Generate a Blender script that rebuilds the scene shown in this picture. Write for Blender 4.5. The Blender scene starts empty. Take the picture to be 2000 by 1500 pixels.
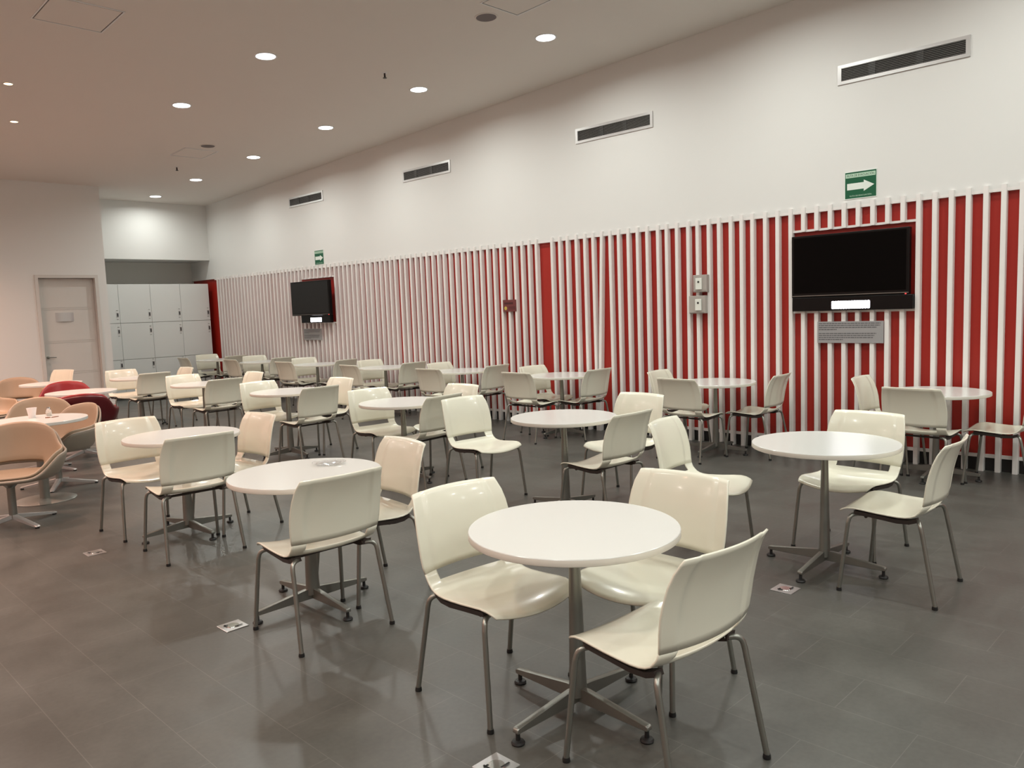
import bpy, bmesh, math, random
from mathutils import Matrix, Vector
random.seed(7)
PI = math.pi
sc = bpy.context.scene
COL = sc.collection

# ------------------------------------------------------------------ camera
CAMH = 1.586
cam_data = bpy.data.cameras.new('camera')
cam_data.sensor_fit = 'HORIZONTAL'; cam_data.sensor_width = 36.0
cam_data.lens = 1539.4 / 2000 * 36.0
cam = bpy.data.objects.new('camera', cam_data); COL.objects.link(cam)
r, u, f = Vector((.70204, -.71178, -.0369)), Vector((.0951, .0424, .9946)), Vector((.7062, .7013, -.0970))
YAW, PITCH, ROLL = math.radians(45.2013), math.radians(5.56835), math.radians(-2.12794)
f = Vector((math.sin(YAW)*math.cos(PITCH), math.cos(YAW)*math.cos(PITCH), -math.sin(PITCH)))
r0 = Vector((math.cos(YAW), -math.sin(YAW), 0)); u0 = r0.cross(f)
r = r0*math.cos(ROLL) + u0*math.sin(ROLL); u = -r0*math.sin(ROLL) + u0*math.cos(ROLL)
M = Matrix(((r.x, u.x, -f.x, 0), (r.y, u.y, -f.y, 0), (r.z, u.z, -f.z, CAMH), (0, 0, 0, 1)))
cam.matrix_world = M
cam_data.clip_start = .05; cam_data.clip_end = 100
sc.camera = cam

# ------------------------------------------------------------------ world, exposure
w = bpy.data.worlds.new('world'); sc.world = w; w.use_nodes = True
w.node_tree.nodes['Background'].inputs[0].default_value = (.9, .93, 1, 1)
w.node_tree.nodes['Background'].inputs[1].default_value = 0.02
sc.view_settings.view_transform = 'Standard'; sc.view_settings.look = 'None'
sc.view_settings.exposure = 0.0; sc.view_settings.gamma = 1.0; sc.view_settings.use_curve_mapping = False
LAMP_W = 25.0          # each big downlight
WARM_W = 20.0          # each small warm spot
LAMP_COL = (.965, 1.0, .945)
WARM_COL = (1.0, .54, .38)
def ceil_z(y): return 4.60 - .0355*y

# ------------------------------------------------------------------ materials
MATS = {}
def srgb(h):
    c = [int(h[i:i+2], 16)/255 for i in (0, 2, 4)]
    return tuple((v/12.92 if v <= .04045 else ((v+.055)/1.055)**2.4) for v in c)
def mat(name, col, rough=.5, metal=0., spec=.5, noise=0., nscale=6., bump=0., bscale=60., emit=None, es=0., coat=0., trans=0., alpha=1.):
    m = bpy.data.materials.new(name); m.use_nodes = True
    nt = m.node_tree; b = nt.nodes['Principled BSDF']
    b.inputs['Base Color'].default_value = (*col, 1)
    b.inputs['Roughness'].default_value = rough; b.inputs['Metallic'].default_value = metal
    b.inputs['Specular IOR Level'].default_value = spec
    if coat: b.inputs['Coat Weight'].default_value = coat; b.inputs['Coat Roughness'].default_value = .08
    if trans: b.inputs['Transmission Weight'].default_value = trans
    if alpha < 1: b.inputs['Alpha'].default_value = alpha
    if noise:
        tc = nt.nodes.new('ShaderNodeTexCoord'); n = nt.nodes.new('ShaderNodeTexNoise'); n.inputs['Scale'].default_value = nscale
        n.inputs['Detail'].default_value = 5
        mx = nt.nodes.new('ShaderNodeMix'); mx.data_type = 'RGBA'
        mx.inputs[6].default_value = (*[c*(1-noise) for c in col], 1); mx.inputs[7].default_value = (*[min(1, c*(1+noise)) for c in col], 1)
        nt.links.new(tc.outputs['Object'], n.inputs['Vector']); nt.links.new(n.outputs['Fac'], mx.inputs[0]); nt.links.new(mx.outputs[2], b.inputs['Base Color'])
    if bump:
        tc2 = nt.nodes.new('ShaderNodeTexCoord'); n2 = nt.nodes.new('ShaderNodeTexNoise'); n2.inputs['Scale'].default_value = bscale
        bp = nt.nodes.new('ShaderNodeBump'); bp.inputs['Strength'].default_value = bump; bp.inputs['Distance'].default_value = .003
        nt.links.new(tc2.outputs['Object'], n2.inputs['Vector']); nt.links.new(n2.outputs['Fac'], bp.inputs['Height']); nt.links.new(bp.outputs['Normal'], b.inputs['Normal'])
    if emit:
        b.inputs['Emission Color'].default_value = (*emit, 1); b.inputs['Emission Strength'].default_value = es
    MATS[name] = m; return m
mat('white_paint', (.77, .765, .74), .65, noise=.015, nscale=1.2, bump=.05, bscale=120)
mat('ceiling_paint', (.76, .71, .66), .9, noise=.02, nscale=.6)
mat('grey_paint', (.74, .73, .68), .8)
mat('pink_bounce', (.80, .56, .50), .8)  # invented tint of an unseen wall, gives pink bounce light
mat('red_panel', (.39, .017, .009), .42, noise=.06, nscale=1.5)
mat('slat_white', (.84, .81, .785), .40)
mat('base_black', (.012, .011, .011), .6)
mat('cream_plastic', (.81, .79, .66), .24, noise=.02, nscale=3, coat=.2)
mat('white_laminate', (.695, .70, .665), .22, spec=.5)
mat('edge_band', (.74, .71, .63), .35)
mat('grey_metal', (.27, .27, .245), .38, metal=.75)
mat('chrome', (.75, .75, .75), .15, metal=1)
mat('leg_metal', (.30, .30, .27), .32, metal=.85)
mat('dark_frame', (.045, .032, .028), .45)
mat('rubber', (.01, .01, .01), .5)
mat('locker_white', (.74, .75, .73), .5)
mat('locker_grey', (.60, .60, .58), .5)
mat('door_paint', (.66, .63, .59), .5)
mat('dark_grey', (.06, .06, .06), .5)
mat('vent_dark', (.012, .011, .010), .6)
mat('blade_grey', (.40, .39, .37), .5)
mat('aluminium', (.62, .61, .60), .35, metal=.6)
mat('sign_green', srgb('0b5a3c'), .35)
mat('sign_pale', srgb('b9d8c0'), .4)
mat('sign_white', srgb('e6eee6'), .4)
mat('sign_dark', srgb('0a2a1c'), .4)
mat('plaque_grey', (.36, .36, .365), .45, metal=.2)
mat('plaque_text', (.12, .12, .125), .5)
mat('tv_black', (.004, .004, .004), .3, spec=.2)
mat('tv_screen', (.002, .002, .002), .25, spec=.06)
mat('tv_screen_dull', (.014, .014, .014), .6, spec=.3)
mat('led_white', (1, 1, 1), .3, emit=(.92, .90, 1.0), es=9)
mat('led_red', (.8, .02, .02), .3, emit=(1, .05, .05), es=4)
mat('lamp_lens', (1, 1, 1), .4, emit=(.96, .98, 1.0), es=9)
mat('warm_lens', (1, .8, .6), .4, emit=(1, .62, .30), es=7)
mat('trim_white', (.8, .8, .8), .4)
mat('mauve_grille', (.17, .14, .14), .7)
mat('tan_leather', (.34, .255, .175), .45, noise=.05, nscale=4)
mat('beige_shell', (.27, .235, .19), .42)
mat('red_leather', (.27, .010, .014), .35, noise=.05, nscale=4)
mat('red_shell', (.085, .003, .007), .35)
mat('cup_white', (.85, .80, .78), .5)
mat('clear_plastic', (.93, .95, .94), .06, trans=.85, alpha=.55)
mat('salt', (.80, .74, .66), .7)
mat('maroon', (.16, .035, .035), .5)
mat('maroon_dark', (.06, .01, .012), .5)
mat('yellow_dot', (.55, .42, .08), .5)
mat('box_plastic', (.50, .47, .43), .3, alpha=.75)
mat('box_white', (.78, .80, .74), .4)
mat('outlet_metal', (.62, .62, .62), .3, metal=.8)
mat('brown_card', (.20, .07, .03), .6)

def floor_material():
    m = bpy.data.materials.new('floor_tiles'); m.use_nodes = True; nt = m.node_tree; b = nt.nodes['Principled BSDF']
    N = nt.nodes.new; L = nt.links.new
    geo = N('ShaderNodeNewGeometry'); sep = N('ShaderNodeSeparateXYZ'); L(geo.outputs['Position'], sep.inputs[0])
    ax = N('ShaderNodeMath'); ax.operation = 'ADD'; ax.inputs[1].default_value = -2.697+6; L(sep.outputs['Y'], ax.inputs[0])
    ay = N('ShaderNodeMath'); ay.operation = 'ADD'; ay.inputs[1].default_value = -1.11+6; L(sep.outputs['X'], ay.inputs[0])
    cb = N('ShaderNodeCombineXYZ'); L(ax.outputs[0], cb.inputs[0]); L(ay.outputs[0], cb.inputs[1])
    br = N('ShaderNodeTexBrick'); br.inputs['Scale'].default_value = 1; br.offset = .5; br.offset_frequency = 2
    br.inputs['Brick Width'].default_value = .6; br.inputs['Row Height'].default_value = .3
    br.inputs['Mortar Size'].default_value = .0016; br.inputs['Mortar Smooth'].default_value = .2; br.inputs['Bias'].default_value = 0
    br.inputs['Color1'].default_value = (.082, .0805, .0715, 1); br.inputs['Color2'].default_value = (.088, .0865, .0765, 1)
    br.inputs['Mortar'].default_value = (.132, .128, .115, 1)
    L(cb.outputs[0], br.inputs['Vector'])
    n1 = N('ShaderNodeTexNoise'); n1.inputs['Scale'].default_value = 2.2; n1.inputs['Detail'].default_value = 6; n1.inputs['Roughness'].default_value = .6
    L(geo.outputs['Position'], n1.inputs['Vector'])
    mp = N('ShaderNodeMapRange'); mp.inputs[1].default_value = .3; mp.inputs[2].default_value = .7; mp.inputs[3].default_value = .82; mp.inputs[4].default_value = 1.18
    L(n1.outputs['Fac'], mp.inputs[0])
    n2 = N('ShaderNodeTexNoise'); n2.inputs['Scale'].default_value = 45; n2.inputs['Detail'].default_value = 4
    L(geo.outputs['Position'], n2.inputs['Vector'])
    mp2 = N('ShaderNodeMapRange'); mp2.inputs[1].default_value = .3; mp2.inputs[2].default_value = .7; mp2.inputs[3].default_value = .93; mp2.inputs[4].default_value = 1.07
    L(n2.outputs['Fac'], mp2.inputs[0])
    ml = N('ShaderNodeMath'); ml.operation = 'MULTIPLY'; L(mp.outputs[0], ml.inputs[0]); L(mp2.outputs[0], ml.inputs[1])
    vm = N('ShaderNodeVectorMath'); vm.operation = 'SCALE'; L(br.outputs['Color'], vm.inputs[0]); L(ml.outputs[0], vm.inputs['Scale'])
    L(vm.outputs[0], b.inputs['Base Color'])
    rr = N('ShaderNodeMapRange'); rr.inputs[1].default_value = .3; rr.inputs[2].default_value = .7; rr.inputs[3].default_value = .30; rr.inputs[4].default_value = .42
    L(n1.outputs['Fac'], rr.inputs[0]); L(rr.outputs[0], b.inputs['Roughness'])
    bp = N('ShaderNodeBump'); bp.inputs['Strength'].default_value = .12; bp.inputs['Distance'].default_value = .002
    L(n2.outputs['Fac'], bp.inputs['Height']); L(bp.outputs['Normal'], b.inputs['Normal'])
    MATS['floor_tiles'] = m
floor_material()

# ------------------------------------------------------------------ helpers
def bx(bm, x0, x1, y0, y1, z0, z1, m=None):
    vs = [bm.verts.new(p) for p in ((x0,y0,z0),(x1,y0,z0),(x1,y1,z0),(x0,y1,z0),(x0,y0,z1),(x1,y0,z1),(x1,y1,z1),(x0,y1,z1))]
    if m is not None:
        for v in vs: v.co = m @ v.co
    for q in ((0,3,2,1),(4,5,6,7),(0,1,5,4),(1,2,6,5),(2,3,7,6),(3,0,4,7)): bm.faces.new([vs[i] for i in q])
def BX(*a, **k):
    bm = bmesh.new(); bx(bm, *a, **k); return bm
def bev(bm, wd, seg=2):
    bmesh.ops.bevel(bm, geom=[e for e in bm.edges], offset=wd, segments=seg, affect='EDGES', profile=.5); return bm
def prism(bm, pts, fn, t0, t1):
    """polygon pts (a,b) -> fn(a,b,t)"""
    lo = [bm.verts.new(fn(a, b, t0)) for a, b in pts]; hi = [bm.verts.new(fn(a, b, t1)) for a, b in pts]
    n = len(pts)
    bm.faces.new(lo[::-1]); bm.faces.new(hi)
    for i in range(n): bm.faces.new((lo[i], lo[(i+1) % n], hi[(i+1) % n], hi[i]))
def lathe(bm, prof, seg=40, c=(0,0,0), cap=True, sx=1., sy=1.):
    rings = []
    for rr, z in prof:
        rings.append([bm.verts.new((c[0]+rr*math.cos(2*PI*i/seg)*sx, c[1]+rr*math.sin(2*PI*i/seg)*sy, c[2]+z)) for i in range(seg)])
    for a, b in zip(rings, rings[1:]):
        for i in range(seg): bm.faces.new((a[i], a[(i+1) % seg], b[(i+1) % seg], b[i]))
    if cap:
        bm.faces.new(rings[0][::-1]); bm.faces.new(rings[-1])
    return bm
def tube(bm, pts, rad, seg=10):
    pts = [Vector(p) for p in pts]
    # catmull resample
    P = [pts[0]] + pts + [pts[-1]]; out = []
    for i in range(1, len(P)-2):
        p0, p1, p2, p3 = P[i-1], P[i], P[i+1], P[i+2]
        n = 5 if len(pts) > 2 else 1
        for k in range(n):
            t = k/n
            out.append(.5*((2*p1)+(-p0+p2)*t+(2*p0-5*p1+4*p2-p3)*t*t+(-p0+3*p1-3*p2+p3)*t**3))
    out.append(pts[-1])
    rings = []; ref = Vector((0, 0, 1))
    for i, p in enumerate(out):
        d = (out[min(i+1, len(out)-1)]-out[max(i-1, 0)]).normalized()
        if i == 0:
            s = d.cross(ref) if abs(d.z) < .9 else d.cross(Vector((1, 0, 0)))
        else: s = s - d*s.dot(d)
        s.normalize(); t = d.cross(s)
        rr = rad[0]+(rad[1]-rad[0])*i/(len(out)-1) if isinstance(rad, tuple) else rad
        rings.append([bm.verts.new(p+(s*math.cos(2*PI*k/seg)+t*math.sin(2*PI*k/seg))*rr) for k in range(seg)])
    for a, b in zip(rings, rings[1:]):
        for k in range(seg): bm.faces.new((a[k], a[(k+1) % seg], b[(k+1) % seg], b[k]))
    bm.faces.new(rings[0][::-1]); bm.faces.new(rings[-1])
    return bm
def obj(name, bm, m, parent=None, smooth=False, loc=None, sharp=40):
    bmesh.ops.recalc_face_normals(bm, faces=bm.faces[:])
    me = bpy.data.meshes.new(name); bm.to_mesh(me); bm.free()
    if smooth:
        for p in me.polygons: p.use_smooth = True
        me.set_sharp_from_angle(angle=math.radians(sharp))
    o = bpy.data.objects.new(name, me)
    for x in (m if isinstance(m, (list, tuple)) else [m]): me.materials.append(MATS[x])
    COL.objects.link(o)
    if parent: o.parent = parent
    if loc: o.location = loc
    return o
def tag(o, label=None, cat=None, group=None, kind=None):
    if label: o['label'] = label
    if cat: o['category'] = cat
    if group: o['group'] = group
    if kind: o['kind'] = kind
    return o
def thing(name, label, cat, loc=(0,0,0), rz=0., group=None):
    o = bpy.data.objects.new(name, None); COL.objects.link(o); o.empty_display_size = .1
    o.location = loc; o.rotation_euler = (0, 0, rz); return tag(o, label, cat, group)
def struct(name, bm, m, label=None, parent=None, smooth=False):
    o = obj(name, bm, m, parent, smooth)
    if not parent: o['kind'] = 'structure'
    if label: o['label'] = label
    return o
def dup(root, loc, rz, label, group=None):
    def cp(o, p):
        c = o.copy(); COL.objects.link(c)
        if p: c.parent = p
        for ch in KIDS.get(o.name, []): cp(ch, c)
        return c
    r_ = cp(root, None); r_.location = loc; r_.rotation_euler = (0, 0, rz); r_['label'] = label
    if group: r_['group'] = group
    return r_
KIDS = {}
def index_kids(root):
    for ch in root.children:
        KIDS.setdefault(root.name, []).append(ch); index_kids(ch)

WS = 7.72      # slat faces
WR = 7.785      # red panel
WU = 7.745     # upper white wall face
Y0 = -8.4      # wall behind the camera
XL = -4.2
YB = 17.77     # back of the locker alcove
YF = 16.82     # bulkhead / locker front
YD = 15.573    # door wall
XE = 5.19      # end of the door wall
# ------------------------------------------------------------------ room shell
bm = BX(XL-.2, 8.0, Y0-.2, YB+.2, -.12, 0); struct('floor', bm, 'floor_tiles', 'grey stone tiled floor laid in staggered rows')
bm = bmesh.new()
prism(bm, [(Y0-.2, ceil_z(Y0-.2)), (YF+.15, ceil_z(YF+.15)), (YF+.15, 4.95), (Y0-.2, 4.95)], lambda a, b, t: (t, a, b), XL-.2, 8.0)
struct('ceiling', bm, 'ceiling_paint', 'gently sloping plain ceiling')
bm = bmesh.new()
prism(bm, [(Y0-.2, 2.43), (YB+.15, 2.43), (YB+.15, 2.84), (YF, 2.84), (YF, ceil_z(YF)), (Y0-.2, ceil_z(Y0-.2))], lambda a, b, t: (t, a, b), WU, 8.0)
bx(bm, WR+.025, 8.0, Y0-.2, YB+.15, 0, 2.43)
struct('wall_right', bm, 'white_paint', 'long white wall above the red slatted panelling')
bm = bmesh.new()
prism(bm, [(XE, 2.84), (WU, 2.84), (WU, ceil_z(YF)), (XE, ceil_z(YF))], lambda a, b, t: (a, t, b), YF, YF+.14)
bx(bm, XE-.15, WU, YF+.14, YB, 2.84, 2.94)
struct('wall_far', bm, 'white_paint', 'white bulkhead over the locker alcove')
bm = BX(XE-.15, 8.0, YB, YB+.15, 0, 2.94); struct('wall_back', bm, 'grey_paint', 'grey back wall of the locker alcove')
DX0, DX1, DZ = 4.016, 5.043, 2.45
bm = bmesh.new()
zt = ceil_z(YD)
bx(bm, XL-.2, DX0+.05, YD, YD+.22, 0, zt); bx(bm, DX1-.05, XE, YD, YD+.22, 0, zt); bx(bm, DX0+.05, DX1-.05, YD, YD+.22, DZ-.05, zt)
bx(bm, XE-.15, XE, YD+.22, YB, 0, ceil_z(YF)); bx(bm, DX0-.2, DX1+.1, YD+.35, YD+.42, 0, zt)
struct('wall_left', bm, 'white_paint', 'white wall with the closed door beside the lockers')
bm = bmesh.new(); prism(bm, [(Y0-.2, 0), (YD+.2, 0), (YD+.2, ceil_z(YD+.2)), (Y0-.2, ceil_z(Y0-.2))], lambda a, b, t: (t, a, b), XL-.2, XL)
struct('wall_side', bm, 'pink_bounce', 'unseen side wall beyond the lounge, coloured to bounce pink light')
bm = BX(XL-.2, 8.0, Y0-.2, Y0, 0, ceil_z(Y0)); struct('wall_near', bm, 'white_paint', 'wall behind the viewer')
bm = BX(WR-.006, WR+.025, Y0, YB, 0, .115); struct('baseboard_right', bm, 'base_black', 'black recessed base under the red panelling')
bm = bmesh.new(); bx(bm, XL, DX0, YD-.012, YD, 0, .08); bx(bm, DX1, XE, YD-.012, YD, 0, .08)
struct('baseboard_left', bm, 'door_paint')

# door
t = thing('door_1', 'white panelled door with metal plate and lever handle', 'door', (0, 0, 0)); t['kind'] = 'structure'; del t['category']
bm = bmesh.new()
for (a, b_) in ((DX0, DX0+.055), (DX1-.055, DX1)): bx(bm, a, b_, YD-.018, YD+.14, 0, DZ)
bx(bm, DX0+.055, DX1-.055, YD-.018, YD+.14, DZ-.055, DZ); obj('door_frame', bm, 'door_paint', t)
bm = bmesh.new(); LX0, LX1 = DX0+.058, DX1-.058
zs = [0.01, .685, .715, 1.245, 1.275, 1.835, 1.865, DZ-.058]
for i in range(0, len(zs), 2): bx(bm, LX0, LX1, YD+.10, YD+.145, zs[i]+(.004 if i else 0), zs[i+1]-.004)
for i in range(1, len(zs)-1, 2): bx(bm, LX0, LX1, YD+.106, YD+.145, zs[i]-.004, zs[i+1]+.004); bx(bm, LX0, LX1, YD+.10, YD+.106, zs[i]+.004, zs[i+1]-.004)
leaf = obj('door_leaf', bm, 'door_paint', t)
bm = bmesh.new(); n = 14
pts = [(LX0+.245+.30*i/n, .028*math.sin(PI*i/n)) for i in range(n+1)] + [(LX0+.545, -.004), (LX0+.245, -.004)]
prism(bm, pts, lambda a, b, tt: (a, YD+.10-b, tt), 1.625, 1.785); o = obj('door_plate', bm, 'aluminium', leaf, True); o['label'] = 'curved blank metal plate on the door'
bm = bmesh.new(); tube(bm, [(LX0+.07, YD+.10, 1.0), (LX0+.07, YD+.045, 1.0)], .011)
tube(bm, [(LX0+.07, YD+.05, 1.0), (LX0+.12, YD+.045, 1.0), (LX0+.19, YD+.05, .995)], .009)
m4 = Matrix.Translation((LX0+.07, YD+.10, 1.0)) @ Matrix.Rotation(PI/2, 4, 'X')
b2 = bmesh.new(); lathe(b2, [(.026, 0), (.026, .008), (.02, .012)]); b2.transform(m4); me = bpy.data.meshes.new('tmp'); b2.to_mesh(me); b2.free(); bm.from_mesh(me); bpy.data.meshes.remove(me)
obj('door_handle', bm, 'grey_metal', leaf, True)

# ------------------------------------------------------------------ lockers
def locker(x0, x1, label):
    t = thing('locker_cabinet', label, 'locker', ((x0+x1)/2, YF, 0), 0, 'white lockers in the alcove')
    hw = (x1-x0)/2
    bm = BX(-hw+.001, hw-.001, .02, .52, .06, 2.335); obj('body', bm, 'locker_grey', t)
    bm = BX(-hw+.001, hw-.001, .04, .52, 0, .06); obj('plinth', bm, 'dark_grey', t)
    for k, (z0, z1, hz) in enumerate(((.06, .808, .70), (.812, 1.549, 1.385), (1.553, 2.335, 1.72))):
        d = obj('door', bev(BX(-hw+.0025, hw-.0025, 0, .02, z0+.003, z1-.003), .0015, 1), 'locker_white', t)
        hx = hw-.045
        bm = BX(hx-.022, hx+.022, -.006, 0, hz-.05, hz+.05); hd = obj('handle', bm, 'aluminium', d)
        obj('lock', BX(hx-.011, hx+.016, -.011, -.006, hz-.035, hz+.035), 'dark_grey', hd)
        obj('number_plate', BX(hx-.02, hx+.016, -.003, 0, hz+.085, hz+.095), 'grey_metal', d)
        obj('label_slot', BX(hx-.02, hx+.016, -.003, 0, hz-.095, hz-.085), 'grey_metal', d)
for x0, x1, lb in ((XE+.005, 5.805, 'white locker column next to the door wall, leftmost of four'), (5.805, 6.432, 'white locker column second from the door wall'),
                   (6.432, 7.052, 'white locker column third from the door wall'), (7.052, 7.675, 'white locker column right beside the bare red strip')):
    locker(x0, x1, lb)

# ------------------------------------------------------------------ slatted red wall panelling
t = thing('slatted_panelling', 'red wall panelling faced with tall upright white slats', 'wall panelling', (WR, 8, 0))
def P(name, bm, m, smooth=False):
    o = obj(name, bm, m, t, smooth); o.data.transform(Matrix.Translation((-WR, -8, 0))); return o
bm = BX(WR, WR+.025, Y0, YB, .115, 2.43); P('backing_panel', bm, 'red_panel')
P('bottom_rail', BX(WR-.018, WR, Y0, 16.64, .115, .145), 'slat_white')
P('top_rail', BX(WU-.002, WR, Y0, 16.64, 2.405, 2.43), 'slat_white')
SW = .041
TV1 = (2.455+.0, 3.623, 1.415, 2.245)      # opening y0,y1,z0,z1
TV2 = (11.94, 13.07, 1.42, 2.255)
near_edges = [3.662-.1338*k for k in range(1, 38)]
mid = [7.156, 6.879, 6.746, 6.617, 6.470, 6.331, 6.201, 6.062, 5.937, 5.809, 5.668, 5.535, 5.399, 5.251, 5.133, 4.996, 4.85, 4.732, 4.592, 4.467, 4.326, 4.2, 4.077, 3.934, 3.799, 3.660]
far_edges = []; y = 7.156+.1335
while y < 16.58: far_edges.append(y+random.uniform(-.006, .006)); y += .1335
edges = sorted(near_edges + mid + far_edges)
def slat_segs(e):
    segs = [(0.0, 2.462)]
    for (a, b_, z0, z1) in (TV1, TV2):
        if e-SW > a-.004 and e < b_-.03+.004: segs = [(0.0, z0+.02), (z1-.02, 2.462)]
    return segs
def slat(bm, e, lean=0., segs=None):
    for z0, z1 in (segs or slat_segs(e)):
        b = bmesh.new(); bx(b, WS, WR, e-SW, e, z0, z1)
        bmesh.ops.bevel(b, geom=[ed for ed in b.edges if abs((ed.verts[0].co-ed.verts[1].co).z) > .1], offset=.004, segments=2, affect='EDGES')
        for v in b.verts: v.co.y += lean*(2.462-v.co.z)/2.462
        me = bpy.data.meshes.new('tmp'); b.to_mesh(me); b.free(); bm.from_mesh(me); bpy.data.meshes.remove(me)
vis = [e for e in edges if e > 1.25]
single = []
for e in vis:
    if sum(len(slat_segs(q)) for q in single)+len(slat_segs(e)) > 100: break
    single.append(e)
rest = [e for e in edges if e not in single]
for e in single:
    ln = .105 if abs(e-6.062) < .004 else random.uniform(-.006, .006)
    for sg in slat_segs(e): bm = bmesh.new(); slat(bm, e, ln, [sg]); P('slat', bm, 'slat_white')
bm = bmesh.new()
for e in rest: slat(bm, e)
o = P('slat_row', bm, 'slat_white'); o['kind'] = 'stuff'
for (a, b_, z0, z1) in (TV1, TV2):
    P('opening_rail', BX(WR-.035, WR, a, b_, z1-.022, z1), 'slat_white'); P('opening_rail', BX(WR-.035, WR, a, b_, z0, z0+.022), 'slat_white')

# ------------------------------------------------------------------ televisions with light bars
def tv(loc, rz, screen, label):
    t = thing('television', label, 'television', loc, rz, 'televisions on the slatted wall')
    # local: x = out of the wall (-x faces room), y along the wall
    obj('housing', bev(BX(-.03, .035, -.555, .555, -.305, .305), .006), 'tv_black', t)
    obj('screen', BX(-.0325, -.03, -.53, .53, -.262, .285), screen, t)
    obj('bottom_trim', BX(-.034, -.03, -.553, .553, -.290, -.284), 'grey_metal', t)
    obj('standby_light', BX(-.034, -.031, -.535, -.523, -.302, -.296), 'led_red', t)
    obj('wall_bracket', BX(.035, .06, -.15, .15, -.1, .1), 'dark_grey', t)
    return t
tv((7.715, 3.053, 1.875), 0, 'tv_screen', 'large black television in the slatted wall, left of frame edge, above the text plaque')
tv((7.575, 12.50, 1.875), math.radians(5), 'tv_screen_dull', 'small looking black television swung out, farther along the slatted wall')
def ledbar(y0, y1, ly0, ly1, label, x=7.70):
    yc = (y0+y1)/2
    t = thing('light_bar', label, 'light', (x, yc, 1.49), 0, 'black light bars under the televisions')
    obj('housing', bev(BX(-.02, .048, y0-yc, y1-yc, -.053, .080), .005), 'tv_black', t)
    n = 14; bm = bmesh.new()
    # rounded window with scalloped outline from the row of lamps
    h = .038; rr = (ly1-ly0)/n/2
    pts = []
    for i in range(n):
        c0 = ly0+rr*(2*i+1)-yc
        for a in range(0, 181, 30): pts.append((c0-rr*math.cos(math.radians(a)), h-.006+.006*math.sin(math.radians(a))))
    pts += [(a, -b) for a, b in pts[::-1]]
    clean = []
    for p_ in pts:
        if not clean or (abs(p_[0]-clean[-1][0])+abs(p_[1]-clean[-1][1])) > 1e-5: clean.append(p_)
    prism(bm, clean, lambda a, b, tt: (tt, a, b), -.023, -.02)
    obj('led_panel', bm, 'led_white', t)
ledbar(2.462, 3.60, 2.84, 3.20, 'black light bar with glowing white strip under the large television')
ledbar(12.02, 12.98, 12.30, 12.66, 'black light bar with glowing white strip under the far swung-out television', 7.66)

# ------------------------------------------------------------------ plaques and signs on the right wall  (text reads towards -y)
def wall_text(parent, s, size, y, z, x, m, name='lettering', width=None):
    cu = bpy.data.curves.new(name, 'FONT'); cu.body = s; cu.size = size; cu.align_x = 'CENTER'; cu.align_y = 'CENTER'; cu.extrude = .0004
    o = bpy.data.objects.new(name, cu); COL.objects.link(o)
    dg = bpy.context.evaluated_depsgraph_get(); me = bpy.data.meshes.new_from_object(o.evaluated_get(dg)); COL.objects.unlink(o); bpy.data.objects.remove(o)
    wd = max(v.co.x for v in me.vertices)-min(v.co.x for v in me.vertices)
    sx = (width/wd) if width else 1
    for v in me.vertices: v.co = Vector((x-v.co.z, y-v.co.x*sx, z+v.co.y))
    me.materials.clear(); me.materials.append(MATS[m])
    o = bpy.data.objects.new(name, me); COL.objects.link(o); o.parent = parent
    return o
def plaque(y0, y1, z0, z1, label):
    yc, zc = (y0+y1)/2, (z0+z1)/2; x = WS-.008
    t = thing('text_plaque', label, 'sign', (x, yc, zc), 0, 'grey text plaques below the televisions')
    W, H = y1-y0, z1-z0
    obj('plate', BX(0, .008, -W/2, W/2, -H/2, H/2), 'plaque_grey', t)
    rows = [1, .99, .94, .30, None, .93, .90, .88, .40]
    bm = bmesh.new(); lh = (H-.03)/9.2
    for i, fr in enumerate(rows):
        if fr is None: continue
        yy = W/2-.015; end = W/2-.015-(W-.04)*fr; z = H/2-.02-lh*i
        rnd = random.Random(i)
        while yy > end:
            wl = rnd.uniform(.012, .04); bx(bm, -.0008, 0, max(end, yy-wl), yy, z-.0045, z+.0045); yy -= wl+.004
    obj('text_lines', bm, 'plaque_text', t)
plaque(2.725, 3.356, 1.12, 1.33, 'grey plaque with rows of fine text under the large television')
plaque(12.45, 13.05, 1.12, 1.33, 'grey plaque with rows of fine text under the far television')
def exit_sign(yc, zc, label):
    t = thing('exit_sign', label, 'sign', (WU, yc, zc), 0, 'green evacuation signs on the white wall')
    W, H = .288, .245; x = -.004
    obj('plate', BX(x, 0, -W/2, W/2, -H/2, H/2), 'sign_green', t)
    bm = bmesh.new(); e = .006
    for a in ((-W/2-.005, W/2+.005, H/2, H/2+.006), (-W/2-.005, W/2+.005, -H/2-.006, -H/2), (-W/2-.005, -W/2, -H/2, H/2), (W/2, W/2+.005, -H/2, H/2)): bx(bm, x-.001, 0, *a)
    obj('rim', bm, 'sign_white', t)
    obj('top_band', BX(x-.0012, x, -W/2+.008, W/2-.006, H/2-.052, H/2-.014), 'sign_pale', t)
    wall_text(t, 'RUTA DE EVACUACIÓN', .03, 0, H/2-.034, x-.0013, 'sign_dark', 'lettering', .25)
    bm = bmesh.new(); cz = -.012
    A = [(.125, .030), (-.03, .030), (-.03, .052), (-.125, 0), (-.03, -.052), (-.03, -.030), (.125, -.030)]
    prism(bm, [(a, cz+b) for a, b in A], lambda a, b, tt: (tt, a, b), x-.0012, x); obj('arrow', bm, 'sign_white', t)
    wall_text(t, 'RUTA DE EVACUACIÓN', .018, 0, -H/2+.022, x-.0002, 'sign_pale', 'small_lettering', .20)
exit_sign(2.955, 2.617, 'green evacuation sign with white arrow, above the large television')
exit_sign(12.42, 2.597, 'green evacuation sign with white arrow, farther, above the swung-out television')
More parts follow.
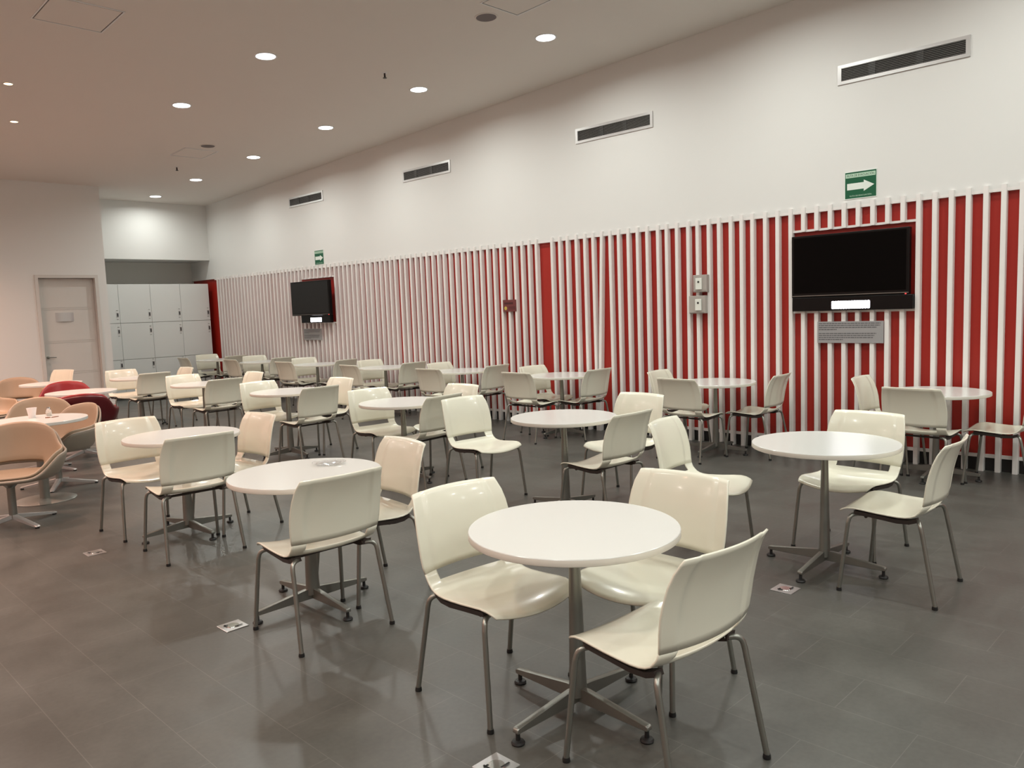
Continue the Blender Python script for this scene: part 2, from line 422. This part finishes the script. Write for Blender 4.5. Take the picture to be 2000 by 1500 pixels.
# maroon notice
t = thing('notice_sign', 'small maroon notice with a yellow spot on the slats', 'sign', (WS-.008, 7.65, 1.607))
obj('plate', BX(0, .008, -.125, .125, -.08, .08), 'maroon', t)
bm = bmesh.new(); bx(bm, -.001, 0, -.07, .10, .018, .045); bx(bm, -.001, 0, -.11, .02, -.035, -.028); bx(bm, -.001, 0, -.11, .02, -.05, -.043); bx(bm, -.001, 0, -.11, .02, -.02, -.013)
obj('dark_marks', bm, 'maroon_dark', t)
bm = bmesh.new(); lathe(bm, [(.026, 0), (.026, .001)], 24); bm.transform(Matrix.Translation((0, .075, -.035)) @ Matrix.Rotation(-PI/2, 4, 'Y')); obj('yellow_spot', bm, 'yellow_dot', t)
# two call point boxes
def callbox(y0, y1, z0, z1, iy, label):
    yc, zc = (y0+y1)/2, (z0+z1)/2; W, H = y1-y0, z1-z0
    t = thing('wall_switch_box', label, 'switch', (WS, yc, zc), 0, 'clear boxed switches between the slats')
    obj('cover', bev(BX(-.055, 0, -W/2, W/2, -H/2, H/2), .004), 'box_plastic', t)
    sw = obj('switch_plate', bev(BX(-.068, -.055, iy-.038, iy+.038, -.065, .06), .003), 'box_white', t)
    bm = bmesh.new(); lathe(bm, [(.012, 0), (.011, .004)], 16); bm.transform(Matrix.Translation((-.068, iy, .018)) @ Matrix.Rotation(-PI/2, 4, 'Y')); obj('button', bm, 'rubber', sw)
    obj('hinge', BX(-.06, -.055, -W/2+.01, W/2-.01, -H/2+.004, -H/2+.012), 'grey_metal', t)
callbox(4.565, 4.735, 1.672, 1.862, .01, 'upper of two clear plastic switch boxes on the slats')
callbox(4.585, 4.790, 1.440, 1.636, -.02, 'lower of two clear plastic switch boxes on the slats')

# ------------------------------------------------------------------ air vents on the white wall
def vent(y0, y1, label, seed):
    yc, zc = (y0+y1)/2, 3.655; W, H = y1-y0, .178
    t = thing('air_vent', label, 'vent', (WU, yc, zc), 0, 'long air vents high on the white wall')
    bm = bmesh.new(); fx = -.012; fw = .030
    for a in ((-W/2, W/2, H/2-fw, H/2), (-W/2, W/2, -H/2, -H/2+fw), (-W/2, -W/2+.035, -H/2+fw, H/2-fw), (W/2-.035, W/2, -H/2+fw, H/2-fw)): bx(bm, fx, 0, *a)
    obj('frame', bm, 'aluminium', t)
    obj('duct_back', BX(-.0015, 0, -W/2+.035, W/2-.035, -H/2+fw, H/2-fw), 'vent_dark', t)
    bm = bmesh.new(); n = 8
    for i in range(n):
        z = -H/2+fw+(H-2*fw)*(i+.5)/n
        v = [(-.011, z), (-.002, z+.0035), (-.002, z+.0045), (-.011, z+.0015)]
        prism(bm, v, lambda a, b, tt: (a, tt, b), -W/2+.036, W/2-.036)
    obj('blades', bm, 'blade_grey', t)
    rnd = random.Random(seed)
    for c0 in (.30, .62):
        yy = W/2-.035-(W-.07)*(c0+rnd.uniform(-.05, .05)); obj('damper', BX(-.0105, -.002, yy-.03, yy+.03, -H/2+fw, H/2-fw), 'vent_dark', t)
vent(2.045, 3.172, 'long air vent nearest the viewer, high on the white wall', 1)
vent(5.273, 6.414, 'long air vent second from the right, high on the white wall', 2)
vent(8.78, 9.903, 'long air vent third from the right, high on the white wall', 3)
vent(12.18, 13.33, 'smallest looking air vent, nearest the locker corner', 4)

# ------------------------------------------------------------------ ceiling fittings
SLOPE = math.atan(-.0355)
def on_ceiling(t, x, y):
    t.location = (x, y, ceil_z(y)); t.rotation_euler = (SLOPE, 0, 0)
def downlight(x, y, label, warm=False, power=1., tint=None):
    R_ = .05 if warm else .118
    t = thing('spotlight' if warm else 'downlight', label, 'ceiling light', group='small warm ceiling spots' if warm else 'round white recessed ceiling lights')
    on_ceiling(t, x, y)
    bm = bmesh.new(); lathe(bm, [(R_, 0), (R_, -.004), (R_*.97, -.007), (R_*.86, -.007), (R_*.84, -.002)], 40, cap=False)
    obj('trim_ring', bm, 'trim_white', t, True)
    bm = bmesh.new(); lathe(bm, [(R_*.85, -.001), (R_*.85, -.004)], 40); obj('lens', bm, 'warm_lens' if warm else 'lamp_lens', t)
    ld = bpy.data.lights.new('lamp', 'AREA'); ld.shape = 'DISK'; ld.size = R_*1.6; ld.energy = WARM_W if warm else LAMP_W
    ld.energy *= power; ld.color = tint or (WARM_COL if warm else LAMP_COL); ld.spread = math.radians(110 if warm else 165)
    lo = bpy.data.objects.new('lamp', ld); COL.objects.link(lo); lo.parent = t; lo.location = (0, 0, -.010)
ord_ = ['nearest', 'second', 'third', 'fourth', 'fifth', 'sixth']
for i, y in enumerate((5.72, 7.85, 9.98, 12.14, 14.25, 16.12)):
    downlight(6.455 if i < 4 else 6.42, y, 'round lit downlight, %s visible of the row beside the right wall' % ord_[i], power=.6 if i == 5 else 1.)
for i, y in enumerate((7.84, 9.98)):
    downlight(4.385, y, 'round lit downlight, %s visible of the left row' % ('nearer' if i == 0 else 'farther'))
downlight(4.40, 5.76, 'round lit downlight cut off by the top edge')
for i, (x, y) in enumerate(((6.455, 3.59), (6.455, 1.46), (6.455, -.67), (4.39, 3.59), (4.39, 1.46), (4.39, -.67), (2.3, -.67), (6.455, -2.8), (4.39, -2.8), (2.3, -2.8), (.2, 1.46), (.2, -.67), (.2, -2.8), (.2, 3.59), (6.455, -4.93), (4.39, -4.93), (2.3, -4.93), (.2, -4.93), (4.39, -7.0), (2.3, -7.0), (-1.9, -.67), (-1.9, -2.8), (-1.9, 1.46))):
    downlight(x, y, 'unseen downlight above or behind the viewer, rows extended with added fill lamps')  # ceiling rows carried on out of view, further lamps added as fill
for x, y in ((.6, 8.9), (.6, 11.2), (.6, 13.4), (-1.6, 8.9), (-1.6, 11.2), (-1.6, 13.4), (-3.2, 10.0), (-3.2, 6.0)):
    downlight(x, y, 'unseen warm white fill downlight added over the lounge', tint=(1., .82, .74), power=1.25)  # added lamps, brighten the door wall and the lounge from the left
downlight(2.55, 10.17, 'small warm ceiling spot, higher of two at the left edge', True)
downlight(2.97, 11.74, 'small warm ceiling spot, lower of two at the left edge', True)
for x, y in ((1.7, 8.6), (.9, 6.6), (.2, 9.5), (1.3, 12.5), (-.5, 5.0), (-1.5, 8.0), (-1.0, 11.5), (2.2, 13.6), (-.9, 2.5), (-2.2, 4.5), (1.0, 14.0), (-.6, 14.3), (2.5, 14.0), (.1, 13.3)):
    downlight(x, y, 'unseen small warm spot over the lounge, added for warm fill', True)  # inferred from the warm glow, several more added to brighten the left wall
def hatch(x0, x1, y0, y1, label):
    t = thing('ceiling_hatch', label, 'hatch', group='square access hatches in the ceiling'); xc, yc = (x0+x1)/2, (y0+y1)/2; on_ceiling(t, xc, yc)
    a, b = (x1-x0)/2, (y1-y0)/2
    bm = bmesh.new()
    for q in ((-a, a, b-.012, b), (-a, a, -b, -b+.012), (-a, -a+.012, -b+.012, b-.012), (a-.012, a, -b+.012, b-.012)): bx(bm, *q, -.006, 0)
    obj('frame', bm, 'trim_white', t)
    bm = bmesh.new()
    for q in ((-a+.012, a-.012, b-.022, b-.012), (-a+.012, a-.012, -b+.012, -b+.022), (-a+.012, -a+.022, -b+.022, b-.022), (a-.022, a-.012, -b+.022, b-.022)): bx(bm, *q, -.002, 0)
    obj('shadow_gap', bm, 'dark_grey', t)
    obj('panel', BX(-a+.022, a-.022, -b+.022, b-.022, -.005, 0), 'ceiling_paint', t)
hatch(2.26, 2.86, 7.52, 8.13, 'square ceiling hatch at the top left')
hatch(5.29, 5.82, 12.04, 12.61, 'square ceiling hatch far away, between the two light rows')
hatch(5.29, 5.79, 4.95, 5.49, 'square ceiling hatch cut by the top edge, next to a grille')
def speaker(x, y, label):
    t = thing('ceiling_speaker', label, 'speaker', group='round ceiling speakers'); on_ceiling(t, x, y)
    bm = bmesh.new(); lathe(bm, [(.115, 0), (.115, -.004), (.105, -.007), (.098, -.003)], 36, cap=False); obj('rim', bm, 'ceiling_paint', t, True)
    bm = bmesh.new(); lathe(bm, [(.099, -.0005), (.099, -.005)], 36); obj('grille', bm, 'mauve_grille', t)
speaker(5.573, 5.70, 'round dark grille in the ceiling near the top edge')
speaker(5.535, 11.79, 'round dark grille in the ceiling beside the far hatch')
def sprinkler(x, y, label):
    t = thing('sprinkler_head', label, 'sprinkler', group='ceiling sprinklers'); on_ceiling(t, x, y)
    bm = bmesh.new(); lathe(bm, [(.03, 0), (.028, -.006), (.012, -.008)], 24); obj('escutcheon', bm, 'trim_white', t, True)
    bm = bmesh.new(); lathe(bm, [(.011, -.008), (.008, -.045)], 16); bx(bm, -.012, -.009, -.002, .002, -.06, -.02); bx(bm, .009, .012, -.002, .002, -.06, -.02)
    obj('body', bm, 'dark_frame', t)
    bm = bmesh.new(); lathe(bm, [(.024, -.062), (.024, -.060), (.006, -.045)], 20); obj('deflector', bm, 'dark_frame', t)
sprinkler(5.733, 7.577, 'small sprinkler head in the middle of the ceiling')
sprinkler(5.72, 13.386, 'small sprinkler head far away near the lockers')

# ------------------------------------------------------------------ white stacking chair
EDGE = [(.246,.432),(.230,.443),(.205,.452),(.17,.456),(.12,.453),(.06,.447),(0,.443),(-.05,.441),(-.085,.443),(-.112,.449),(-.132,.459),(-.151,.478),(-.160,.490),(-.169,.512),
        (-.175,.54),(-.180,.58),(-.187,.63),(-.198,.68),(-.212,.73),(-.230,.775),(-.248,.805),(-.262,.826)]
NV = len(EDGE); SEAM = 13
def half_w(i):
    if i <= 3: return (.214, .221, .227, .232)[i]
    if i <= 12: return .236
    s = (i-13)/(NV-14); return .238+.016*math.sin(min(1, s*1.1)*PI)-.014*s**1.5
def shell_pt(i, uu):
    y, z = EDGE[i]; k = 1-uu*uu; hw = half_w(i); x = uu*hw
    if i <= 9:
        s = i/9
        z -= k*(.020*math.sin(min(1., s*1.2+.15)*PI*.9)+.004)
        if i <= 3: y += k*.026*(1-i/4.); z -= k*.012*(1-i/4.)
        if i >= 8: y -= k*.010*(i-7)/2
    else:
        s = (i-9)/(NV-10); y -= k*(.012+.030*min(1, s*3)); z -= k*.016*max(0, 1-s*3.5)
        if i > NV-3: z += k*.004
    # corners of the top are pulled in a little
    if i == NV-1 and abs(uu) > .97: z -= .002
    return Vector((x, y, z))
US = [-1, -.965, -.88, -.80, -.745, -.715, -.6, -.45, -.3, -.15, 0, .15, .3, .45, .6, .715, .745, .80, .88, .965, 1]
def shell(i0, i1):
    bm = bmesh.new(); g = {}
    for i in range(i0, i1+1):
        for j, uu in enumerate(US):
            p = shell_pt(i, uu)
            if i >= SEAM+1 and abs(uu) < .73: p.y += .005
            g[i, j] = bm.verts.new(p)
    for i in range(i0, i1):
        for j in range(len(US)-1):
            if 11 <= i < SEAM and abs(US[j]) < .72 and abs(US[j+1]) < .72: continue
            bm.faces.new((g[i, j], g[i, j+1], g[i+1, j+1], g[i+1, j]))
    bmesh.ops.remove_doubles(bm, verts=bm.verts[:], dist=1e-5)
    bmesh.ops.delete(bm, geom=[v for v in bm.verts if not v.link_faces], context='VERTS')
    return bm
def solid(o, th, off=0.):
    md = o.modifiers.new('thickness', 'SOLIDIFY'); md.thickness = th; md.offset = off; md.use_even_offset = True
def make_chair(name='stacking_chair'):
    t = thing(name, 'x', 'chair', (0, 0, 0), 0, 'white stacking chairs at the round tables')
    o = obj('seat', shell(0, SEAM), 'cream_plastic', t, True, sharp=50); solid(o, .007)
    o = obj('backrest', shell(SEAM, NV-1), 'cream_plastic', t, True, sharp=50); solid(o, .007)
    bm = bmesh.new()
    for s in (-1, 1):
        rail = [(s*.188, .172, .436), (s*.195, .10, .434), (s*.196, .03, .428), (s*.196, -.04, .421), (s*.194, -.10, .424), (s*.19, -.135, .436)]
        for a, b in zip(rail, rail[1:]):
            va = [Vector(a)+Vector((dx*s, 0, dz)) for dx, dz in ((-.02, -.020), (.024, -.018), (.033, .005), (-.012, .004))]
            vb = [Vector(b)+Vector((dx*s, 0, dz)) for dx, dz in ((-.02, -.020), (.024, -.018), (.033, .005), (-.012, .004))]
            A = [bm.verts.new(v) for v in va]; B = [bm.verts.new(v) for v in vb]
            for k in range(4): bm.faces.new((A[k], A[(k+1) % 4], B[(k+1) % 4], B[k]))
            bm.faces.new(A[::-1]); bm.faces.new(B)
    tube(bm, [(-.19, .12, .408), (.19, .12, .408)], .0085); tube(bm, [(-.19, -.02, .404), (.19, -.02, .404)], .0085)
    obj('seat_frame', bm, 'dark_frame', t, True)
    for sx in (-1, 1):
        for fr in (1, -1):
            bm = bmesh.new()
            if fr == 1: path = [(sx*.16, .150, .412), (sx*.198, .172, .417), (sx*.221, .187, .408), (sx*.2305, .195, .385), (sx*.236, .202, .33), (sx*.255, .235, .014)]
            else: path = [(sx*.18, -.118, .420), (sx*.206, -.140, .424), (sx*.227, -.153, .414), (sx*.235, -.162, .388), (sx*.238, -.176, .32), (sx*.255, -.235, .014)]
            tube(bm, path, .0108, 10); lg = obj('leg', bm, 'leg_metal', t, True)
            bm = bmesh.new(); lathe(bm, [(.0135, 0), (.0145, .005), (.0125, .017)], 14, c=(sx*.255, fr*.235, 0)); obj('foot_cap', bm, 'rubber', lg, True)
    return t
chair0 = make_chair(); index_kids(chair0)
TBL = {'T1': 'the large foreground table', 'T4': 'the table with the clear dish', 'T5': 'the table nearest the tan armchairs',
       'T2': 'the big table at the right', 'T3': 'the centre table behind the foreground one',
       'A6': 'the middle table beyond the lone chair', 'A7': 'the middle-row table second beyond the lone chair', 'A8': 'the middle-row table second from the lockers', 'A9': 'the middle-row table nearest the lockers',
       'w1': 'the wall table at the right edge', 'w2': 'the wall table left of the large television', 'w3': 'the wall table at the wide red strip', 'w4': 'the wall table fourth from the right',
       'w5': 'the wall table fifth from the right', 'w6': 'the wall table below the far television', 'w7': 'the wall table second from the corner', 'w8': 'the wall table nearest the corner'}
SIDE = {'l': 'left', 'n': 'near', 'b': 'far right', 'W': 'near left', 'r': 'right'}
CH = [('T1l',2.177,2.292,176.1),('T1b',2.686,1.886,89.9),('T1n',2.188,1.486,-4.6),('T4n',2.05,3.45,-1.8),('T4b',2.567,3.751,84.4),('T5n',2.201,5.331,-3.5),('T5l',2.203,6.173,181.3),('T5b',2.705,5.73,91.4),
('T2n',4.408,1.46,2.7),('T2b',4.925,1.935,86.6),('T2l',4.295,2.604,189.9),('T3l',4.471,4.81,175.8),('T3n',4.46,3.504,-0.9),('T3b',5.149,3.857,88.3),
('A6l',4.512,6.278,174.9),('A6n',4.52,5.62,4.5),('A6b',5.03,5.943,91.9),('A7l',4.437,8.335,182.2),('A7n',4.444,7.52,2.1),('A7b',4.937,7.986,94.0),
('A8l',4.472,10.549,180.0),('A8n',4.449,9.73,0.9),('A8b',4.963,10.176,92.2),('A9l',4.459,12.869,177.2),('A9n',4.47,12.017,1.1),('A9b',4.973,12.436,92.7),
('w1l',7.42,2.56,181.2),('w1W',6.92,2.13,-92.8),('w1r',7.35,1.65,3.0),('w2l',7.322,4.712,183.5),('w2W',6.86,4.278,-93.0),('w2r',7.385,3.832,4.2),
('w3l',7.316,6.644,177.6),('w3W',6.78,6.42,-88.4),('w3r',7.268,6.02,-0.9),('w4l',7.325,8.477,182.1),('w4W',6.76,8.023,-85.4),('w4r',7.284,7.759,3.1),
('w5l',7.353,10.261,177.7),('w5W',6.785,9.874,-89.7),('w5r',7.266,9.498,0.4),('w6l',7.313,12.233,173.3),('w6W',6.827,11.862,-82.9),('w6r',7.276,11.337,8.3),
('w7l',7.37,14.18,172),('w7W',6.82,13.734,-86.6),('w7r',7.32,13.352,-5.6),('w8l',7.30,16.09,177),('w8W',6.77,15.668,-88.0),('w8r',7.292,15.221,0)]
first = True
for n, x, y, d in CH:
    if n == 'T3l': lb = 'lone white stacking chair pulled away from the centre table, facing right'
    elif n == 'T2l': lb = 'white stacking chair turned aside between the foreground and right-hand tables'
    else: lb = 'white chair on the %s side of %s' % (SIDE[n[2]], TBL[n[:2]])
    if first:
        chair0.location = (x, y, 0); chair0.rotation_euler = (0, 0, math.radians(d)); chair0['label'] = lb; first = False
    else: dup(chair0, (x, y, 0), math.radians(d), lb)
dup(chair0, (3.80, 14.35, 0), math.radians(115), 'white stacking chair alone in front of the door, glowing orange', 'white stacking chairs at the round tables')

# ------------------------------------------------------------------ round tables
def make_table():
    t = thing('round_table', 'x', 'table', (0, 0, 0), 0, 'round white cafe tables on metal pedestals')
    R_ = .405
    bm = bmesh.new(); lathe(bm, [(R_-.004, .712), (R_, .715), (R_, .7375), (R_-.0025, .740)], 96); top = obj('tabletop', bm, 'white_laminate', t, True, sharp=25)
    bm = bmesh.new(); lathe(bm, [(R_+.0004, .7145), (R_+.0008, .7155), (R_+.0008, .7355), (R_+.0004, .7365)], 96, cap=False); obj('edge_band', bm, 'edge_band', top, True)
    bm = bmesh.new(); lathe(bm, [(.037, .065), (.034, .12), (.027, .40), (.0205, .70), (.0205, .712)], 28, sx=1.15, sy=.85); obj('column', bm, 'grey_metal', t, True)
    bm = bmesh.new(); lathe(bm, [(.13, .704), (.13, .712)], 28); obj('mounting_plate', bm, 'dark_frame', t)
    for k in range(4):
        m4 = Matrix.Rotation(k*PI/2, 4, 'Z'); bm = bmesh.new()
        pr = [(.0, .042), (.338, .043), (.345, .046), (.345, .061), (.335, .065), (.05, .098), (.0, .100)]
        prism(bm, pr, lambda a, b, tt: (a, tt, b), -.014, .014); bev(bm, .0025, 1); bm.transform(m4); arm = obj('base_arm', bm, 'grey_metal', t, True)
        bm = bmesh.new(); lathe(bm, [(.024, 0), (.026, .006), (.022, .013), (.009, .016), (.008, .043)], 20, c=(.331, 0, 0)); bm.transform(m4); obj('glide', bm, 'rubber', arm, True)
    return t
TP = {'T1': (2.253,1.934,-2), 'T2': (4.467,1.90,1), 'T3': (4.516,3.942,0), 'T4': (2.18,3.761,0), 'T5': (2.365,5.798,4.7), 'A6': (4.50,5.93,2), 'A7': (4.49,8.03,1), 'A8': (4.47,10.14,0), 'A9': (4.47,12.37,2),
      'w1': (7.27,2.13,0), 'w2': (7.25,4.23,1), 'w3': (7.25,6.34,0), 'w4': (7.25,8.17,2), 'w5': (7.25,9.94,0), 'w6': (7.25,11.9,-2), 'w7': (7.25,13.84,0), 'w8': (7.25,15.72,1)}
TL = {'T1': 'round white pedestal table in the foreground, largest in view', 'T4': 'round white pedestal table carrying a small clear dish', 'T5': 'round white pedestal table nearest the tan lounge chairs',
      'T2': 'round white pedestal table at the right, in front of the large television', 'T3': 'round white pedestal table at the centre, straight behind the foreground one',
      'A6': 'round white pedestal table just beyond the lone pulled-out chair', 'A7': 'round white pedestal table in the middle row, second beyond the centre table', 'A8': 'round white pedestal table in the middle row, third beyond the centre table', 'A9': 'round white pedestal table in front of the lockers, last of the middle row',
      'w1': 'round white table along the slatted wall, at the right edge', 'w2': 'round white table along the slatted wall, left of the large television', 'w3': 'round white table along the slatted wall, at the wide red strip', 'w4': 'round white table along the slatted wall, fourth from the right',
      'w5': 'round white table along the slatted wall, fifth from the right', 'w6': 'round white table along the slatted wall, below the far television', 'w7': 'round white table along the slatted wall, second from the red corner strip', 'w8': 'round white table at the red corner strip, farthest along the wall'}
tab0 = make_table(); index_kids(tab0); first = True
for k, (x, y, a) in TP.items():
    if first: tab0.location = (x, y, 0); tab0.rotation_euler = (0, 0, math.radians(a)); tab0['label'] = TL[k]; first = False
    else: dup(tab0, (x, y, 0), math.radians(a), TL[k])

# ------------------------------------------------------------------ lounge corner
def make_lounge_table():
    t = thing('lounge_table', 'x', 'table', (0, 0, 0), 0, 'round lounge tables on disc bases')
    R_ = .40
    bm = bmesh.new(); lathe(bm, [(R_-.004, .712), (R_, .715), (R_, .7375), (R_-.0025, .740)], 80); obj('tabletop', bm, 'white_laminate', t, True, sharp=25)
    bm = bmesh.new(); lathe(bm, [(.042, .015), (.042, .712)], 28); obj('column', bm, 'grey_metal', t, True)
    bm = bmesh.new(); lathe(bm, [(.255, 0), (.255, .006), (.24, .012), (.05, .022)], 56); obj('base_disc', bm, 'grey_metal', t, True)
    return t
lt0 = make_lounge_table(); index_kids(lt0)
lt0.location = (1.985, 8.0, 0); lt0['label'] = 'round lounge table with a white cup and shaker, cut by the left edge'
dup(lt0, (3.16, 10.69, 0), 0, 'round lounge table between the two red armchairs')
dup(lt0, (3.37, 12.72, 0), 0, 'round lounge table behind the red armchair, near the door')

def make_lounge_chair(mi, mo, label, group):
    t = thing('lounge_chair', label, 'armchair', (0, 0, 0), 0, group)
    # local: faces +y
    NA, NR = 48, 9
    def rim(a):     # a = 0 at the back (-y), pi at the front
        s = abs(a)/PI
        R1 = .335 + .03*math.sin(s*PI)
        if s < .20: h = .775-.03*(s/.20)**2
        elif s < .34: q = (s-.20)/.14; h = .745-.155*(q*q*(3-2*q))
        elif s < .56: q = (s-.34)/.22; h = .59-.02*q
        elif s < .80: q = (s-.56)/.24; h = .57-.16*(q*q*(3-2*q))
        else: h = .41
        return R1, h
    def pt(a, k, off=0.):
        R1, h = rim(a); f_ = k/NR
        r_ = R1*(math.sin(min(1, f_*1.25)*PI/2)**.75 if f_ < .8 else 1.0)
        if f_ < .55: z = .375+.02*f_; r_ = (R1-.06)*f_/.55
        else:
            q = (f_-.55)/.45; z = .386+(h-.386)*q**1.35; r_ = (R1-.06)+.06*math.sin(q*PI/2)
        lean = .07*((z-.4)/.38) if abs(a) < PI/2 else 0.
        x = r_*math.sin(a)*(1.03+ .10*(max(0, z-.4)/.3 if abs(abs(a)-PI/2) < .9 else 0)); y = -r_*math.cos(a)*(1.0 if abs(a) < PI/2 else .86)
        return Vector((x*(1+off), y*(1+off)-lean*math.cos(a), z-off*.35))
    def surf(off, k1=NR):
        bm = bmesh.new(); g = {}
        for k in range(0, k1+1):
            for i in range(NA): g[k, i] = bm.verts.new(pt(-PI+2*PI*i/NA, k, off))
        for k in range(k1):
            for i in range(NA):
                if abs(-PI+2*PI*(i+.5)/NA) < .62 and k == 5: continue      # slot under the backrest
                bm.faces.new((g[k, i], g[k, (i+1) % NA], g[k+1, (i+1) % NA], g[k+1, i]))
        bmesh.ops.remove_doubles(bm, verts=bm.verts[:], dist=1e-4)
        return bm
    o = obj('shell', surf(.03), mo, t, True, sharp=180); solid(o, .026); sb = o.modifiers.new('round', 'SUBSURF'); sb.levels = 1; sb.render_levels = 1
    o = obj('cushion', surf(-.035, NR), mi, t, True, sharp=180); solid(o, .022); sb = o.modifiers.new('round', 'SUBSURF'); sb.levels = 1; sb.render_levels = 1
    bm = bmesh.new(); lathe(bm, [(.03, .05), (.03, .30), (.075, .345), (.10, .352)], 24); obj('column', bm, 'grey_metal', t, True)
    for k in range(4):
        bm = bmesh.new(); prism(bm, [(0, .045), (.31, .012), (.34, .010), (.34, .022), (.31, .028), (0, .085)], lambda a, b, tt: (a, tt, b), -.019, .019); bev(bm, .004, 1)
        m4 = Matrix.Rotation(k*PI/2+PI/4, 4, 'Z'); bm.transform(m4); sp = obj('base_arm', bm, 'aluminium', t, True)
        bm = bmesh.new(); lathe(bm, [(.016, 0), (.016, .012)], 14, c=(.325, 0, 0)); bm.transform(m4); obj('glide', bm, 'rubber', sp)
    return t
GT, GR = 'tan lounge armchairs', 'red lounge armchairs'
tan0 = make_lounge_chair('tan_leather', 'beige_shell', 'tan lounge armchair nearest the viewer at the left edge', GT); index_kids(tan0)
tan0.location = (1.56, 7.24, 0); tan0.rotation_euler = (0, 0, math.radians(150))
tan0['label'] = 'tan lounge armchair nearest the viewer at the left edge'
dup(tan0, (2.26, 8.56, 0), math.radians(108), 'tan lounge armchair to the right of the cup table, seat showing')
dup(tan0, (2.43, 9.57, 0), math.radians(170), 'tan lounge armchair behind the cup table')
dup(tan0, (3.19, 13.78, 0), math.radians(165), 'tan lounge armchair farthest away, near the door wall')
dup(tan0, (2.48, 12.38, 0), math.radians(200), 'tan lounge armchair almost cut off at the left edge, beyond the others')
red0 = make_lounge_chair('red_leather', 'red_shell', 'x', GR); index_kids(red0)
red0.location = (3.33, 11.9, 0); red0.rotation_euler = (0, 0, math.radians(165)); red0['label'] = 'bright red lounge armchair facing the viewer, behind its table'
dup(red0, (2.99, 10.22, 0), math.radians(-12), 'dark red lounge armchair seen from behind, in front of its table')

# small things on tables
t = thing('paper_cup', 'white disposable cup on the left lounge table', 'cup', (1.985, 8.17, .74))
bm = bmesh.new(); lathe(bm, [(.026, 0), (.041, .088), (.0425, .0885), (.0425, .092), (.039, .092), (.024, .003)], 28); obj('cup_body', bm, 'cup_white', t, True)
t = thing('salt_shaker', 'glass shaker with a metal cap beside the white cup', 'shaker', (2.13, 8.20, .74))
bm = bmesh.new(); lathe(bm, [(.026, 0), (.026, .045), (.016, .058)], 20); obj('glass_body', bm, 'clear_plastic', t, True)
bm = bmesh.new(); lathe(bm, [(.022, .003), (.022, .03)], 18); obj('contents', bm, 'salt', t)
bm = bmesh.new(); lathe(bm, [(.0165, .058), (.0175, .07), (.010, .080)], 20); obj('cap', bm, 'chrome', t, True)
bm = bmesh.new(); bx(bm, -.035, .035, -.012, .012, 0, .004); bx(bm, -.06, -.03, .02, .05, 0, .006)
o = obj('sugar_packet', bm, 'brown_card', None, loc=(2.13, 8.02, .7405)); o.rotation_euler = (0, 0, .6); tag(o, 'crumpled brown sugar packet on the left lounge table', 'packet')
t = thing('clear_dish', 'small clear dish lying on the second table', 'dish', (2.375, 3.835, .7405), math.radians(-38))
bm = bmesh.new(); lathe(bm, [(.048, 0), (.062, .016), (.066, .017), (.066, .0145), (.060, .012), (.046, .003)], 32, sx=1.45, sy=1.0); obj('bowl', bm, 'clear_plastic', t, True)
bm = bmesh.new(); lathe(bm, [(.016, .004), (.018, .012), (.012, .016)], 16, c=(-.055, 0, 0)); lathe(bm, [(.018, .004), (.02, .012), (.013, .018)], 16, c=(.05, .01, 0)); obj('rests', bm, 'clear_plastic', t, True)

# floor outlets
def outlet(x, y, a, label):
    t = thing('floor_outlet', label, 'floor socket', (x, y, 0), math.radians(a), 'metal floor sockets beside the tables')
    bm = bmesh.new(); bx(bm, -.06, .06, -.06, .06, 0, .004); bev(bm, .002, 1); pl = obj('cover_plate', bm, 'outlet_metal', t)
    bm = bmesh.new(); lathe(bm, [(.032, .004), (.030, .007)], 24); obj('lid', bm, 'chrome', t, True)
    bm = bmesh.new(); bx(bm, -.04, -.018, .016, .024, .0072, .008); bx(bm, .0, .04, -.03, -.022, .0072, .008); bx(bm, -.035, -.028, .0, .03, .0072, .008); obj('slots', bm, 'rubber', t)
outlet(1.745, 3.829, 0, 'square metal floor socket left of the table with the clear dish')
outlet(1.716, 5.833, 0, 'square metal floor socket farthest left, near the lounge chairs')
outlet(3.976, 1.907, 0, 'square metal floor socket left of the right-hand table')
outlet(1.77, 1.905, 0, 'square metal floor socket at the bottom edge below the foreground table')
